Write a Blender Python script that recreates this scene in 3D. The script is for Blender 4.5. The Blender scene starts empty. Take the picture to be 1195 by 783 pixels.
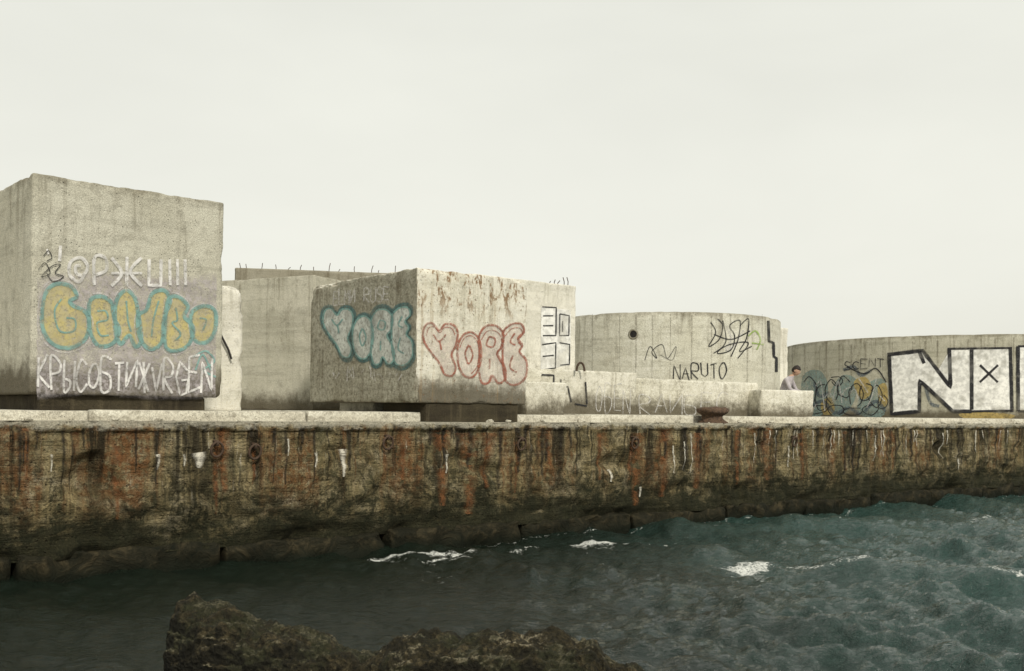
import bpy, bmesh, math, random
import numpy as np
from mathutils import Vector, Matrix, noise as mn
random.seed(7); np.random.seed(7)
scene=bpy.context.scene
R=math.radians
# ------------------------------------------------------------------ node helpers
def newmat(name):
    m=bpy.data.materials.new(name); m.use_nodes=True
    nt=m.node_tree; nt.nodes.clear(); return m,nt
def setin(nt,sock,v):
    if isinstance(v,bpy.types.NodeSocket): nt.links.new(v,sock)
    elif v is not None:
        if isinstance(v,(tuple,list)) and len(v)==3 and sock.type=='RGBA': v=(*v,1)
        sock.default_value=v
def coords(nt,kind='Object'):
    return nt.nodes.new('ShaderNodeTexCoord').outputs[kind]
def mapping(nt,vec,loc=(0,0,0),sc=(1,1,1)):
    n=nt.nodes.new('ShaderNodeMapping'); setin(nt,n.inputs[0],vec)
    n.inputs['Location'].default_value=loc; n.inputs['Scale'].default_value=sc; return n.outputs[0]
def noise(nt,vec,scale,detail=4,rough=.6,dist=0):
    n=nt.nodes.new('ShaderNodeTexNoise'); setin(nt,n.inputs['Vector'],vec)
    n.inputs['Scale'].default_value=scale; n.inputs['Detail'].default_value=min(detail,5)
    n.inputs['Roughness'].default_value=rough; n.inputs['Distortion'].default_value=dist
    return n.outputs[0]
def voro(nt,vec,scale):
    n=nt.nodes.new('ShaderNodeTexVoronoi'); setin(nt,n.inputs['Vector'],vec)
    n.inputs['Scale'].default_value=scale; return n.outputs['Distance']
def ramp(nt,fac,stops):
    n=nt.nodes.new('ShaderNodeValToRGB'); setin(nt,n.inputs[0],fac)
    e=n.color_ramp.elements
    while len(e)<len(stops): e.new(.5)
    for i,(p,c) in enumerate(stops):
        e[i].position=p
        if not isinstance(c,(tuple,list)): c=(c,c,c)
        e[i].color=(*c,1)
    return n.outputs[0]
def mix(nt,fac,a,b,blend='MIX'):
    n=nt.nodes.new('ShaderNodeMix'); n.data_type='RGBA'; n.blend_type=blend; n.clamp_factor=True
    setin(nt,n.inputs[0],fac); setin(nt,n.inputs[6],a); setin(nt,n.inputs[7],b); return n.outputs[2]
def mth(nt,op,a,b=None,clamp=False):
    n=nt.nodes.new('ShaderNodeMath'); n.operation=op; n.use_clamp=clamp
    setin(nt,n.inputs[0],a)
    if b is not None: setin(nt,n.inputs[1],b)
    return n.outputs[0]
def sepxyz(nt,vec):
    n=nt.nodes.new('ShaderNodeSeparateXYZ'); setin(nt,n.inputs[0],vec); return n.outputs
def mrange(nt,v,a,b,c=0,d=1):
    n=nt.nodes.new('ShaderNodeMapRange'); n.interpolation_type='SMOOTHSTEP'
    setin(nt,n.inputs[0],v)
    for i,x in enumerate((a,b,c,d)): n.inputs[i+1].default_value=x
    return n.outputs[0]
def bump(nt,h,strength=.5,dist=.02,normal=None):
    n=nt.nodes.new('ShaderNodeBump'); setin(nt,n.inputs['Height'],h)
    setin(nt,n.inputs['Strength'],strength); n.inputs['Distance'].default_value=dist
    if normal is not None: nt.links.new(normal,n.inputs['Normal'])
    return n.outputs[0]
def finish(nt,col,rough=.9,nrm=None,alpha=None,spec=.3,ior=None,metal=0):
    b=nt.nodes.new('ShaderNodeBsdfPrincipled'); o=nt.nodes.new('ShaderNodeOutputMaterial')
    setin(nt,b.inputs['Base Color'],col); setin(nt,b.inputs['Roughness'],rough)
    b.inputs['Specular IOR Level'].default_value=spec; b.inputs['Metallic'].default_value=metal
    if ior: b.inputs['IOR'].default_value=ior
    if nrm is not None: nt.links.new(nrm,b.inputs['Normal'])
    if alpha is not None: setin(nt,b.inputs['Alpha'],alpha)
    nt.links.new(b.outputs[0],o.inputs[0]); return b

def concrete(name,c1,c2,stain=(.10,.082,.05),samt=.6,rust=0,pit=.6,zt=None,zb=None,seed=0,mott=0.0,blot=.35):
    m,nt=newmat(name); co=mapping(nt,coords(nt),loc=(seed*3.1,seed*1.7,0))
    raw=coords(nt); z=sepxyz(nt,raw)[2]
    n1=noise(nt,co,.8,6,.65,.4)
    col=ramp(nt,n1,[(.32,c2),(.62,c1)])
    n2=noise(nt,co,5,6,.7)
    col=mix(nt,mth(nt,'MULTIPLY',mrange(nt,n2,.5,.72),.5),col,tuple(x*.5 for x in c2))
    n5=noise(nt,mapping(nt,co,sc=(.35,.35,5)),1.2,5,.65,.3)
    col=mix(nt,mth(nt,'MULTIPLY',mrange(nt,n5,.5,.62),.3),col,tuple(x*.62 for x in c2))
    n7=noise(nt,co,1.7,6,.8,.8)
    col=mix(nt,mth(nt,'MULTIPLY',mrange(nt,n7,.54,.66),blot),col,stain)
    if mott: 
        n6=noise(nt,co,14,6,.75,.5)
        col=mix(nt,mth(nt,'MULTIPLY',mrange(nt,n6,.46,.62),mott),col,stain)
    st=noise(nt,mapping(nt,co,sc=(4,4,.3)),1.3,6,.7,.3)
    sm=mrange(nt,st,.5,.68)
    if zt is not None: sm=mth(nt,'MULTIPLY',sm,mrange(nt,z,zt-1.6,zt,.3,1))
    col=mix(nt,mth(nt,'MULTIPLY',sm,samt),col,stain)
    if zt is not None:
        e=mth(nt,'ADD',z,mth(nt,'MULTIPLY',noise(nt,co,3,6,.7),.5))
        col=mix(nt,mth(nt,'MULTIPLY',mrange(nt,e,zt+.08,zt+.32),.65),col,stain)
    if zb is not None:
        e=mth(nt,'ADD',z,mth(nt,'MULTIPLY',noise(nt,co,3.5,6,.75),-.7))
        col=mix(nt,mth(nt,'MULTIPLY',mrange(nt,e,zb-.3,zb+.12,1,0),.88),col,tuple(x*.7 for x in stain))
    if rust:
        r=noise(nt,mapping(nt,co,sc=(1,1,.4)),7,5,.75,.4)
        r2=mth(nt,'MULTIPLY',mrange(nt,r,.51,.59),mrange(nt,z,.1,.85,0,1))
        col=mix(nt,mth(nt,'MULTIPLY',r2,rust),col,(.19,.10,.038))
        r=noise(nt,co,13,4,.7); r3=mth(nt,'MULTIPLY',mrange(nt,r,.60,.65),.85)
        col=mix(nt,r3,col,(.15,.08,.035))
        s2=noise(nt,mapping(nt,co,sc=(6,6,.35)),1.6,5,.7,.3)
        col=mix(nt,mth(nt,'MULTIPLY',mrange(nt,s2,.56,.68),.4),col,(.26,.17,.08))
    f=noise(nt,co,60,3,.75)
    col=mix(nt,.75,col,ramp(nt,f,[(.3,.28),(.7,.82)]),'OVERLAY')
    v=voro(nt,co,22); pm=mrange(nt,v,.05,.22,1,0)
    pm=mth(nt,'MULTIPLY',pm,mrange(nt,noise(nt,co,3,3),.45,.6))
    col=mix(nt,mth(nt,'MULTIPLY',pm,pit),col,(.05,.04,.03))
    h=mth(nt,'ADD',mth(nt,'MULTIPLY',f,.35),mth(nt,'MULTIPLY',n2,1.2))
    h=mth(nt,'SUBTRACT',h,mth(nt,'MULTIPLY',pm,.7))
    finish(nt,col,.93,bump(nt,h,.8,.028),spec=.2); return m

def spray(name,col,cover=.9,wear=.45,soft=.25,tint=None):
    """old spray paint: ribbon UV.y runs across the stroke, worn off by noise"""
    m,nt=newmat(name); co=coords(nt)
    uv=nt.nodes.new('ShaderNodeUVMap').outputs[0]; v=sepxyz(nt,uv)[1]
    d=mth(nt,'ABSOLUTE',mth(nt,'SUBTRACT',v,.5))
    e=mrange(nt,d,.5-soft,.5,1,0)
    n=noise(nt,co,18,4,.75); w=mrange(nt,n,wear-.12,wear+.1,.25,1)
    n2=noise(nt,co,2.3,2,.6); w2=mrange(nt,n2,.3,.55,.55,1)
    a=mth(nt,'MULTIPLY',mth(nt,'MULTIPLY',e,w),mth(nt,'MULTIPLY',w2,cover))
    c=mix(nt,mrange(nt,noise(nt,co,7,2),.35,.65),col,tint or tuple(x*.72 for x in col))
    finish(nt,c,.75,alpha=a,spec=.25); return m

# ------------------------------------------------------------------ mesh helpers
def link(o,parent=None):
    scene.collection.objects.link(o)
    if parent is not None:
        o.parent=parent; o.matrix_parent_inverse=parent.matrix_world.inverted()
    return o
def mesh_obj(name,verts,faces,mat=None,parent=None,smooth=False,M=None):
    me=bpy.data.meshes.new(name); me.from_pydata([tuple(v) for v in verts],[],faces); me.update()
    if mat: me.materials.append(mat)
    if smooth:
        me.polygons.foreach_set('use_smooth',[True]*len(me.polygons))
    o=bpy.data.objects.new(name,me)
    if M is not None: o.matrix_world=M
    return link(o,parent)
def fbm(p,s,o=4): 
    return mn.fractal(Vector(p)*s,1.0,2.0,o)
def rough_box(dims,step=.07,r0=.028,chip=.05,seed=0,surf=.006):
    """box centred at origin, worn rounded arrises"""
    hx,hy,hz=[d/2 for d in dims]
    verts=[];faces=[];idx={}
    def axis(d):
        n=max(2,int((d-.24)/step)); a=[-d/2,-d/2+.015,-d/2+.035,-d/2+.065] if d>.35 else [-d/2]
        m=list(np.linspace(-d/2+.1,d/2-.1,n)) if d>.35 else list(np.linspace(-d/2,d/2,max(4,int(d/step)+1))[1:-1])
        return a+m+[-x for x in reversed(a)]
    G=[axis(d) for d in dims]
    def vid(p):
        k=(round(p[0],5),round(p[1],5),round(p[2],5))
        if k not in idx: idx[k]=len(verts); verts.append(Vector(p))
        return idx[k]
    H=(hx,hy,hz)
    for ax in range(3):
        a,b=(ax+1)%3,(ax+2)%3
        for sg in(-1,1):
            for i in range(len(G[a])-1):
                for j in range(len(G[b])-1):
                    q=[]
                    for di,dj in((0,0),(1,0),(1,1),(0,1)):
                        p=[0,0,0]; p[ax]=sg*H[ax]; p[a]=G[a][i+di]; p[b]=G[b][j+dj]
                        q.append(vid(p))
                    if sg<0:q.reverse()
                    faces.append(q)
    off=Vector((seed*7.3,seed*3.9,seed*5.1))
    out=[]
    for p in verts:
        inner=all(abs(p[k])<H[k]-.2 or abs(abs(p[k])-H[k])<1e-6 for k in range(3)) and sum(abs(abs(p[k])-H[k])<1e-6 for k in range(3))==1
        if inner: out.append(p); continue
        c=fbm(p+off,2.2,5); c2=mn.noise((p+off)*9)
        r=r0+chip*max(0,c-.05)*2.0+chip*.5*max(0,c2)
        r=min(r,min(H)*.7)
        q=Vector([max(-(H[k]-r),min(H[k]-r,p[k])) for k in range(3)])
        d=p-q
        if d.length>1e-6: out.append(q+d.normalized()*(r-abs(fbm(p+off,5,3))*surf))
        else: out.append(p)
    return out,faces
def block(name,corner,ang,w,dep,z0,z1,mat,seed,parent=None,**k):
    """corner: near corner (x,y); +w along ang, +dep along ang+90"""
    t=Vector((math.cos(R(ang)),math.sin(R(ang)),0)); n=Vector((-t.y,t.x,0))
    c=Vector((corner[0],corner[1],0))+t*w/2+n*dep/2; c.z=(z0+z1)/2
    v,f=rough_box((w,dep,z1-z0),seed=seed,**k)
    return mesh_obj(name,v,f,mat,parent,True,Matrix.Translation(c)@Matrix.Rotation(R(ang),4,'Z'))

# ------------------------------------------------------------------ frames
P0=Vector((-6.22,12.1,0)); WA=38.0
T=Vector((math.cos(R(WA)),math.sin(R(WA)),0)); Nn=Vector((-T.y,T.x,0))
QM=Matrix.Translation(P0)@Matrix.Rotation(R(WA),4,'Z')
def Q(s,d,z=0): 
    p=P0+T*s+Nn*d; return Vector((p.x,p.y,z))
DECK=2.0; CZ=2.2; F=1162.
def hor(x): return 472+14.6*x/1195.

# ------------------------------------------------------------------ decals (painted strokes on the surface)
class Face:
    """flat face. sheet = drawing sheet corners used while tracing the lettering"""
    def __init__(s,A,ang,L,z0,z1,sheet,r):
        s.A=Vector((A[0],A[1],0)); s.t=Vector((math.cos(R(ang)),math.sin(R(ang)),0)); s.n=Vector((s.t.y,-s.t.x,0))
        s.L=L;s.z0=z0;s.z1=z1;s.sh=sheet;s.r=r
    def __call__(s,x,y,off):
        xl,xr,tl,tr,bl,br=s.sh
        t=(x-xl)/(xr-xl); yt=tl+(tr-tl)*t; yb=bl+(br-bl)*t
        a=t*s.r/(1+t*(s.r-1))
        b=(yb-y)/(yb-yt)
        p=s.A+s.t*(a*s.L)+s.n*off; p.z=s.z0+(s.z1-s.z0)*b
        return p
class Arc:
    def __init__(s,c,rad):
        s.c=Vector((c[0],c[1],0)); s.R=rad; s.C=s.c.length; s.d=-s.c.normalized()
        s.l=Vector((-s.d.y,s.d.x,0)); s.a0=math.atan2(c[0],c[1])
    def __call__(s,x,y,off):
        th=math.atan((x-597.5)/F)-s.a0
        k=max(-.995,min(.995,s.C*math.sin(th)/s.R)); f=math.asin(k)-th
        n=s.d*math.cos(f)+s.l*math.sin(f)
        p=s.c+n*(s.R+off); p.z=CZ+(hor(x)-y)/F*(s.c+n*s.R).y
        return p
def catmull(pts,closed,k=6):
    n=len(pts); out=[]
    rng=range(n) if closed else range(n-1)
    for i in rng:
        if closed: p=[pts[(i+j-1)%n] for j in range(4)]
        else: p=[pts[max(0,min(n-1,i+j-1))] for j in range(4)]
        for q in range(k):
            t=q/k
            out.append(tuple(.5*((2*p[1][c])+(-p[0][c]+p[2][c])*t+(2*p[0][c]-5*p[1][c]+4*p[2][c]-p[3][c])*t*t+(-p[0][c]+3*p[1][c]-3*p[2][c]+p[3][c])*t**3) for c in(0,1)))
    if not closed: out.append(tuple(pts[-1]))
    return out
def densify(pts,step):
    out=[pts[0]]
    for a,b in zip(pts,pts[1:]):
        d=math.dist(a,b); k=max(1,int(d/step))
        for i in range(1,k+1): out.append((a[0]+(b[0]-a[0])*i/k,a[1]+(b[1]-a[1])*i/k))
    return out
class Paint:
    def __init__(s,name,surf,mat,off,parent):
        s.v=[];s.f=[];s.uv=[];s.name=name;s.surf=surf;s.mat=mat;s.off=off;s.parent=parent
    def stroke(s,pts,w,closed=False,smooth=True,taper=False):
        p=catmull(pts,closed) if smooth else densify(pts,4)
        n=len(p); base=len(s.v); lo=random.random()*.0015
        for i in range(n):
            a=p[(i-1)%n] if (closed or i>0) else p[i]; b=p[(i+1)%n] if (closed or i<n-1) else p[i]
            dx,dy=b[0]-a[0],b[1]-a[1]; l=math.hypot(dx,dy) or 1
            ww=w/2*(1+.18*mn.noise(Vector((p[i][0]*.15,p[i][1]*.15,w))))
            if taper: ww*=1-.75*i/n
            nx,ny=-dy/l*ww,dx/l*ww
            s.v.append(s.surf(p[i][0]+nx,p[i][1]+ny,s.off+lo)); s.uv.append((i*.1,0))
            s.v.append(s.surf(p[i][0]-nx,p[i][1]-ny,s.off+lo)); s.uv.append((i*.1,1))
        for i in range(n if closed else n-1):
            a=base+2*i;b=base+2*((i+1)%n); s.f.append((a,a+1,b+1,b))
    def fill(s,pts,smooth=True,cuts=3):
        p=catmull(pts,True,4) if smooth else pts
        bm=bmesh.new(); vs=[bm.verts.new((x,y,0)) for x,y in p]
        fc=bm.faces.new(vs); bmesh.ops.triangulate(bm,faces=[fc])
        bmesh.ops.subdivide_edges(bm,edges=bm.edges[:],cuts=cuts,use_grid_fill=True)
        bm.verts.index_update(); base=len(s.v)
        for v in bm.verts: s.v.append(s.surf(v.co.x,v.co.y,s.off)); s.uv.append((0,.5))
        for f in bm.faces: s.f.append(tuple(base+v.index for v in f.verts))
        bm.free()
    def text(s,txt,x,y,w,h,lw,gap=.25,slope=0,jit=.06):
        cw=w/(len(txt)*(1+gap))
        for i,ch in enumerate(txt):
            if ch not in GL: continue
            x0=x+i*cw*(1+gap); y0=y+slope*(x0-x); j=random.uniform(-jit,jit)*h
            hh=h*random.uniform(.9,1.1)
            for pl in GL[ch]:
                q=[(x0+(a+random.uniform(-jit,jit))*cw,y0+j-(b+random.uniform(-jit,jit))*hh) for a,b in pl]
                s.stroke(q,lw,smooth=ch in'OCSPBDYR3')
    def done(s):
        me=bpy.data.meshes.new(s.name); me.from_pydata([tuple(v) for v in s.v],[],s.f); me.update()
        l=me.uv_layers.new(name='UVMap')
        for lp in me.loops: l.data[lp.index].uv=s.uv[lp.vertex_index]
        me.materials.append(s.mat); o=bpy.data.objects.new(s.name,me); return link(o,s.parent)
GL={'A':[[(0,0),(.5,1),(1,0)],[(.2,.4),(.8,.4)]],'R':[[(0,0),(0,1),(.8,.9),(.8,.6),(0,.5),(.9,0)]],
'N':[[(0,0),(0,1),(1,0),(1,1)]],'U':[[(0,1),(.05,.2),(.5,0),(.95,.2),(1,1)]],'T':[[(.5,0),(.5,1)],[(0,1),(1,1)]],
'O':[[(.5,1),(.05,.6),(.15,.1),(.6,0),(.95,.45),(.8,.9),(.45,1)]],'K':[[(0,0),(0,1)],[(.9,1),(0,.5),(1,0)]],
'P':[[(0,0),(0,1),(.8,.95),(.85,.6),(0,.45)]],'Y':[[(0,1),(0,0),(.5,.05),(.55,.4),(0,.5)],[(1,0),(1,1)]],
'C':[[(1,.85),(.5,1),(.05,.6),(.1,.2),(.5,0),(1,.15)]],'B':[[(.9,1),(0,1),(0,0),(.8,.05),(.85,.45),(0,.55)]],
'I':[[(0,1),(0,0),(1,1),(1,0)]],'Z':[[(.5,0),(.5,1)],[(0,1),(1,0)],[(0,0),(1,1)]],
'W':[[(0,1),(0,0),(1,0),(1,1)],[(.5,0),(.5,1)]],'!':[[(.3,1),(.35,0)]],'E':[[(1,1),(0,1),(0,0),(1,0)],[(0,.5),(.8,.5)]],
'L':[[(0,1),(0,0),(.8,0)]],'S':[[(1,.9),(.3,1),(.1,.65),(.8,.4),(.8,.05),(0,.05)]],'M':[[(0,0),(.1,1),(.5,.4),(.9,1),(1,0)]],
'V':[[(0,1),(.5,0),(1,1)]],'G':[[(1,.85),(.4,1),(0,.5),(.4,0),(1,.1),(1,.45),(.5,.45)]],'3':[[(0,1),(.8,.8),(.3,.5),(.9,.2),(0,0)]]}

# ------------------------------------------------------------------ materials
M_b1=concrete('concrete_grey_block',(.52,.50,.415),(.41,.39,.31),samt=.45,zt=1.45,zb=-1.30,seed=1,blot=.25)
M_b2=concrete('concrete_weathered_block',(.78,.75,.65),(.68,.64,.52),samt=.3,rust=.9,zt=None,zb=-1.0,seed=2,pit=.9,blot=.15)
M_b3=concrete('concrete_plain_block',(.46,.44,.365),(.36,.345,.275),samt=.5,zt=1.5,zb=-1.4,seed=3,pit=.2)
M_white=concrete('concrete_pale_block',(.78,.75,.66),(.66,.63,.53),samt=.35,seed=4,pit=.4,blot=.2)
M_tank=concrete('concrete_tank_wall',(.61,.59,.50),(.50,.48,.39),samt=.55,zt=1.3,zb=-1.15,seed=5,pit=.2,blot=.22)
M_tank2=concrete('concrete_tank_wall_dark',(.46,.44,.36),(.34,.325,.25),samt=.6,zt=1.5,zb=-1.35,seed=6,pit=.2)
M_low=concrete('concrete_low_wall',(.70,.67,.57),(.56,.53,.43),samt=.45,zb=-.3,seed=8,mott=.2)
M_pad=concrete('concrete_pad_shaded',(.06,.05,.03),(.03,.024,.016),samt=.6,seed=9)  # near-black base colour paints in the shade under the blocks
M_deck=concrete('concrete_deck',(.58,.55,.46),(.42,.39,.315),samt=0,seed=10,mott=.4,blot=.45)
M_b2l=concrete('concrete_dark_mottled_face',(.38,.365,.295),(.26,.245,.185),samt=.5,seed=12,mott=.6,pit=.8)  # darker, mottled concrete for the left face

def quay_material():
    m,nt=newmat('quay_wall_stained'); co=coords(nt); xyz=sepxyz(nt,co); x,y,z=xyz
    n1=noise(nt,co,2.2,6,.7,.6)
    col=ramp(nt,n1,[(.28,(.09,.072,.035)),(.45,(.23,.185,.095)),(.58,(.34,.285,.17)),(.75,(.50,.44,.32))])
    n2=noise(nt,mapping(nt,co,loc=(5,0,2)),3.2,6,.8,1.0)
    dk=mrange(nt,z,.6,1.7,.95,.62)
    col=mix(nt,mth(nt,'MULTIPLY',mrange(nt,n2,.46,.57),dk),col,(.035,.034,.018))
    hb=noise(nt,mapping(nt,co,sc=(.5,1,8)),1.5,6,.7,.4)
    col=mix(nt,mth(nt,'MULTIPLY',mrange(nt,hb,.53,.62),.5),col,(.05,.044,.024))
    def streak(loc,sx,sz,a,b,det=5):
        v=mapping(nt,co,loc=loc,sc=(sx,.4,sz))
        return mrange(nt,noise(nt,v,1,det,.72,.35),a,b)
    top=mrange(nt,z,.35,1.95,.1,1)
    r1=mth(nt,'MULTIPLY',streak((3.3,0,1),.9,.22,.47,.62),mrange(nt,z,.4,1.3,.08,1))
    r1=mth(nt,'MULTIPLY',r1,mrange(nt,noise(nt,co,9,4,.75),.34,.58))
    col=mix(nt,mth(nt,'MULTIPLY',r1,.82),col,(.185,.078,.028))
    r2=mth(nt,'MULTIPLY',streak((9.1,0,4),5.5,.35,.55,.67),top)
    col=mix(nt,mth(nt,'MULTIPLY',r2,.8),col,(.20,.082,.03))
    r3=streak((1.1,0,7),3.2,.3,.52,.66)
    col=mix(nt,mth(nt,'MULTIPLY',r3,.5),col,(.42,.33,.17))
    k=mth(nt,'MULTIPLY',streak((7.7,0,3),3.6,.26,.48,.60),mrange(nt,z,.4,1.9,.35,1))
    col=mix(nt,mth(nt,'MULTIPLY',k,.92),col,(.024,.020,.012))
    ga=noise(nt,mapping(nt,co,loc=(2,0,8)),1.1,5,.7,.8)
    col=mix(nt,mth(nt,'MULTIPLY',mrange(nt,ga,.54,.66),.4),col,(.085,.085,.045))
    w=mth(nt,'MULTIPLY',streak((2.7,0,9),9,.9,.61,.69),mrange(nt,z,.7,1.5,0,1))
    col=mix(nt,mth(nt,'MULTIPLY',w,.65),col,(.62,.57,.46))
    e=mth(nt,'ADD',z,mth(nt,'MULTIPLY',mth(nt,'SUBTRACT',noise(nt,mapping(nt,co,sc=(1,1,1.8)),1.6,6,.78,.6),.5),2.1))
    col=mix(nt,mth(nt,'MULTIPLY',mrange(nt,e,.45,1.2,1,0),.94),col,(.022,.023,.012))
    c=mth(nt,'ADD',z,mth(nt,'MULTIPLY',mth(nt,'SUBTRACT',noise(nt,mapping(nt,co,sc=(1.5,1,3)),2.5,6,.7),.5),.35))
    col=mix(nt,mth(nt,'MULTIPLY',mrange(nt,c,1.88,1.97),.8),col,(.48,.45,.36))
    f=noise(nt,co,35,5,.85)
    col=mix(nt,.9,col,ramp(nt,f,[(.3,.14),(.7,.88)]),'OVERLAY')
    v=mrange(nt,voro(nt,co,13),.06,.25,1,0)
    col=mix(nt,mth(nt,'MULTIPLY',v,.5),col,(.03,.025,.015))
    h=mth(nt,'ADD',mth(nt,'MULTIPLY',f,.8),mth(nt,'MULTIPLY',n2,2.4))
    h=mth(nt,'ADD',h,mth(nt,'MULTIPLY',hb,1.5)); h=mth(nt,'SUBTRACT',h,mth(nt,'MULTIPLY',v,.6))
    finish(nt,col,.9,bump(nt,h,1,.045),spec=.15); return m
M_quay=quay_material()
def course_material():
    m,nt=newmat('footing_wet_concrete'); co=coords(nt); z=sepxyz(nt,co)[2]
    n=noise(nt,co,3,6,.8,.8)
    col=ramp(nt,n,[(.35,(.008,.009,.005)),(.52,(.02,.018,.010)),(.7,(.065,.052,.028))])
    col=mix(nt,mrange(nt,z,.0,.22,.95,0),col,(.006,.008,.004))
    finish(nt,col,.8,bump(nt,n,1,.08),spec=.15); return m
M_course=course_material()
def simple(name,c1,c2,sc=12,rough=.8,b=.4,metal=0,bd=.01):
    m,nt=newmat(name); co=coords(nt); n=noise(nt,co,sc,5,.7)
    finish(nt,ramp(nt,n,[(.35,c2),(.65,c1)]),rough,bump(nt,n,b,bd),metal=metal); return m
M_rust=simple('rusted_iron',(.13,.08,.05),(.045,.03,.02),18,.85,.8)
M_rebar=simple('dark_rebar',(.10,.06,.04),(.04,.03,.02),30)
M_rope=simple('old_rope',(.05,.045,.04),(.02,.02,.02),60)

# ------------------------------------------------------------------ QUAY
quay=bpy.data.objects.new('concrete_quay',None); quay.matrix_world=QM; link(quay)
bpy.context.view_layer.update()
J0=8.13; JS=2.65
ss=np.concatenate([np.arange(-30,-3,.3),np.arange(-3,38,.055),np.arange(38,110,.35)])
zs=list(np.arange(.25,1.86,.045))+[1.868,1.885,1.92,1.96,1.985,2.0]
V=[];Fc=[]
def wall_y(s,z):
    d=.03*fbm((s,z,0),1.1,3)+.04*fbm((s,z*1.3,3),4,5)
    d+=.024*mn.noise(Vector((s*.8,z*11,31)))+.014*mn.noise(Vector((s*2.5,z*22,37)))
    c=mn.noise(Vector((s*1.4,z*2.0,11))); 
    if c>.28 and z<1.6: d+= (c-.28)*.4
    low=max(0,.85-z)/.5; d+=low*max(0,mn.noise(Vector((s*1.1,z*2.2,21)))+.2)*.2
    if z>1.88:
        d-=.04
        ch=mn.noise(Vector((s*2.3,z*1.5,5)))+.5*mn.noise(Vector((s*7,z*3,5)))
        if ch>.1: d+=(ch-.1)*.28
        if z>1.97: d+=.02
    k=(s-J0)/JS; g=abs(k-round(k))*JS
    if g<.045: d+=.03*(1-g/.045)*(.5+.5*mn.noise(Vector((round(k)*3.3,z*2,0))))
    if abs(s-13.43)<.09: d+=.10*(1-(abs(s-13.43)/.09)**2)
    return d
rows=len(zs)+3
for s in ss:
    for z in zs: V.append((s,wall_y(s,z),z+(.0 if z<1.99 else -.045*max(0,mn.noise(Vector((s*3,1,1)))+.5*mn.noise(Vector((s*11,1,1)))))))
    for d in(.08,.2,.5): V.append((s,d,2.0+.006*mn.noise(Vector((s*2,d*5,0)))))
for i in range(len(ss)-1):
    for j in range(rows-1):
        a=i*rows+j; Fc.append((a,a+rows,a+rows+1,a+1))
mesh_obj('wall_face',V,Fc,M_quay,quay,True,QM)
mesh_obj('deck',[(-30,.48,1.992),(110,.48,1.992),(110,19,1.992),(-30,19,1.992),(-30,19,-1),(110,19,-1)],[(0,1,2,3),(3,2,5,4)],M_deck,quay,False,QM)
mesh_obj('end_walls',[(-30,0,-1),(-30,19,-1),(-30,19,1.99),(-30,0,1.99),(110,0,-1),(110,19,-1),(110,19,1.99),(110,0,1.99)],[(0,3,2,1),(4,5,6,7)],M_deck,quay,False,QM)
s=-12.; i=0
while s<34:
    L=random.choice([3.2,4.1,2.7]); v,f=rough_box((L-.02,2.6,.34),step=.07,r0=.02,chip=.09,seed=20+i)
    c=Q(s+L/2,.62+1.3+random.uniform(-.04,.04),1.98+random.uniform(-.02,.01)); mesh_obj('deck_slab',v,f,M_deck,quay,True,Matrix.Translation(c)@Matrix.Rotation(R(WA+random.uniform(-.3,.3)),4,'Z')); s+=L;i+=1
V=[];Fc=[]
for k in range(-14,38):
    s0=J0+k*JS; v,f=rough_box((JS-.06,.7,1.0),step=.07 if -5<k<12 else .3,r0=.03,chip=.12,seed=40+k)
    b=len(V); hh=random.uniform(-.05,.03); oy=random.uniform(-.03,.05)
    for p in v: 
        q=Vector((p.x+s0+JS/2,p.y+.33+oy,p.z-.19+hh)); q.y+=.09*fbm(q,2.5,4); q.z+=.05*fbm(q+Vector((9,0,0)),3,3); V.append(q)
    Fc+= [tuple(b+i for i in q) for q in f]
mesh_obj('footing_course',V,Fc,M_course,quay,True,QM)
mesh_obj('wall_core',[(-30,.35,-1),(110,.35,-1),(110,.35,.5),(-30,.35,.5)],[(0,1,2,3)],M_course,quay,False,QM)

def wall_surf(x,y,off):
    u=(x-597.5)/F; s=(6.22+12.1*u)/(.788-.616*u); p=Q(s,0)
    z=CZ+(hor(x)-y)/F*p.y
    return Q(s,wall_y(s,z)-off-.014,z)
M_rr=spray('rust_run',(.23,.092,.032),.7,.5,.5,(.13,.052,.02)); M_lr=spray('lime_run',(.68,.64,.54),.9,.46,.45)
M_kr=spray('black_run',(.028,.022,.014),.85,.42,.5)
p=Paint('rust_runs',wall_surf,M_rr,.004,quay)
for x,y0,y1,w in[(138,520,606,20),(252,520,600,14),(296,525,565,9),(262,500,575,26),(470,500,560,16),(515,500,590,34),(548,505,600,38),(700,505,560,12),(745,505,590,28),(775,500,580,26),(812,505,570,22),(602,515,575,9),(736,515,560,8),(88,500,545,16),(860,500,565,12),(895,500,560,14),(935,505,560,14),(985,503,550,10),(1040,503,548,11),(640,500,545,14),(570,505,570,24),(30,500,560,14)]:
    p.stroke([(x,y0),(x+random.uniform(-2,2),(y0+y1)/2),(x+random.uniform(-2,2),y1)],w,taper=True)
p.done()
p=Paint('black_runs',wall_surf,M_kr,.006,quay)
for i in range(70):
    x=random.uniform(5,1190); k=1-.5*x/1195; l=random.uniform(15,95)*k
    p.stroke([(x,499),(x+1,499+l*.5),(x,499+l)],random.uniform(3,12)*(k+.2),taper=True)
p.done()
p=Paint('lime_runs',wall_surf,M_lr,.008,quay)
for x,y0,y1,w in[(400,524,556,11),(232,528,546,22),(184,530,548,8),(215,530,544,7),(521,530,552,8),(713,548,562,8),(748,568,580,6),(805,505,552,3.5),(785,520,552,3),(797,515,548,2.5),(880,505,540,2.5),(336,512,532,4),(368,528,545,5),(60,530,550,5),(920,520,545,5),(1020,508,538,3),(1100,505,535,2),(1118,535,548,5)]:
    p.stroke([(x,y0),(x+1,(y0+y1)/2),(x,y1)],w,taper=True)
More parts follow.
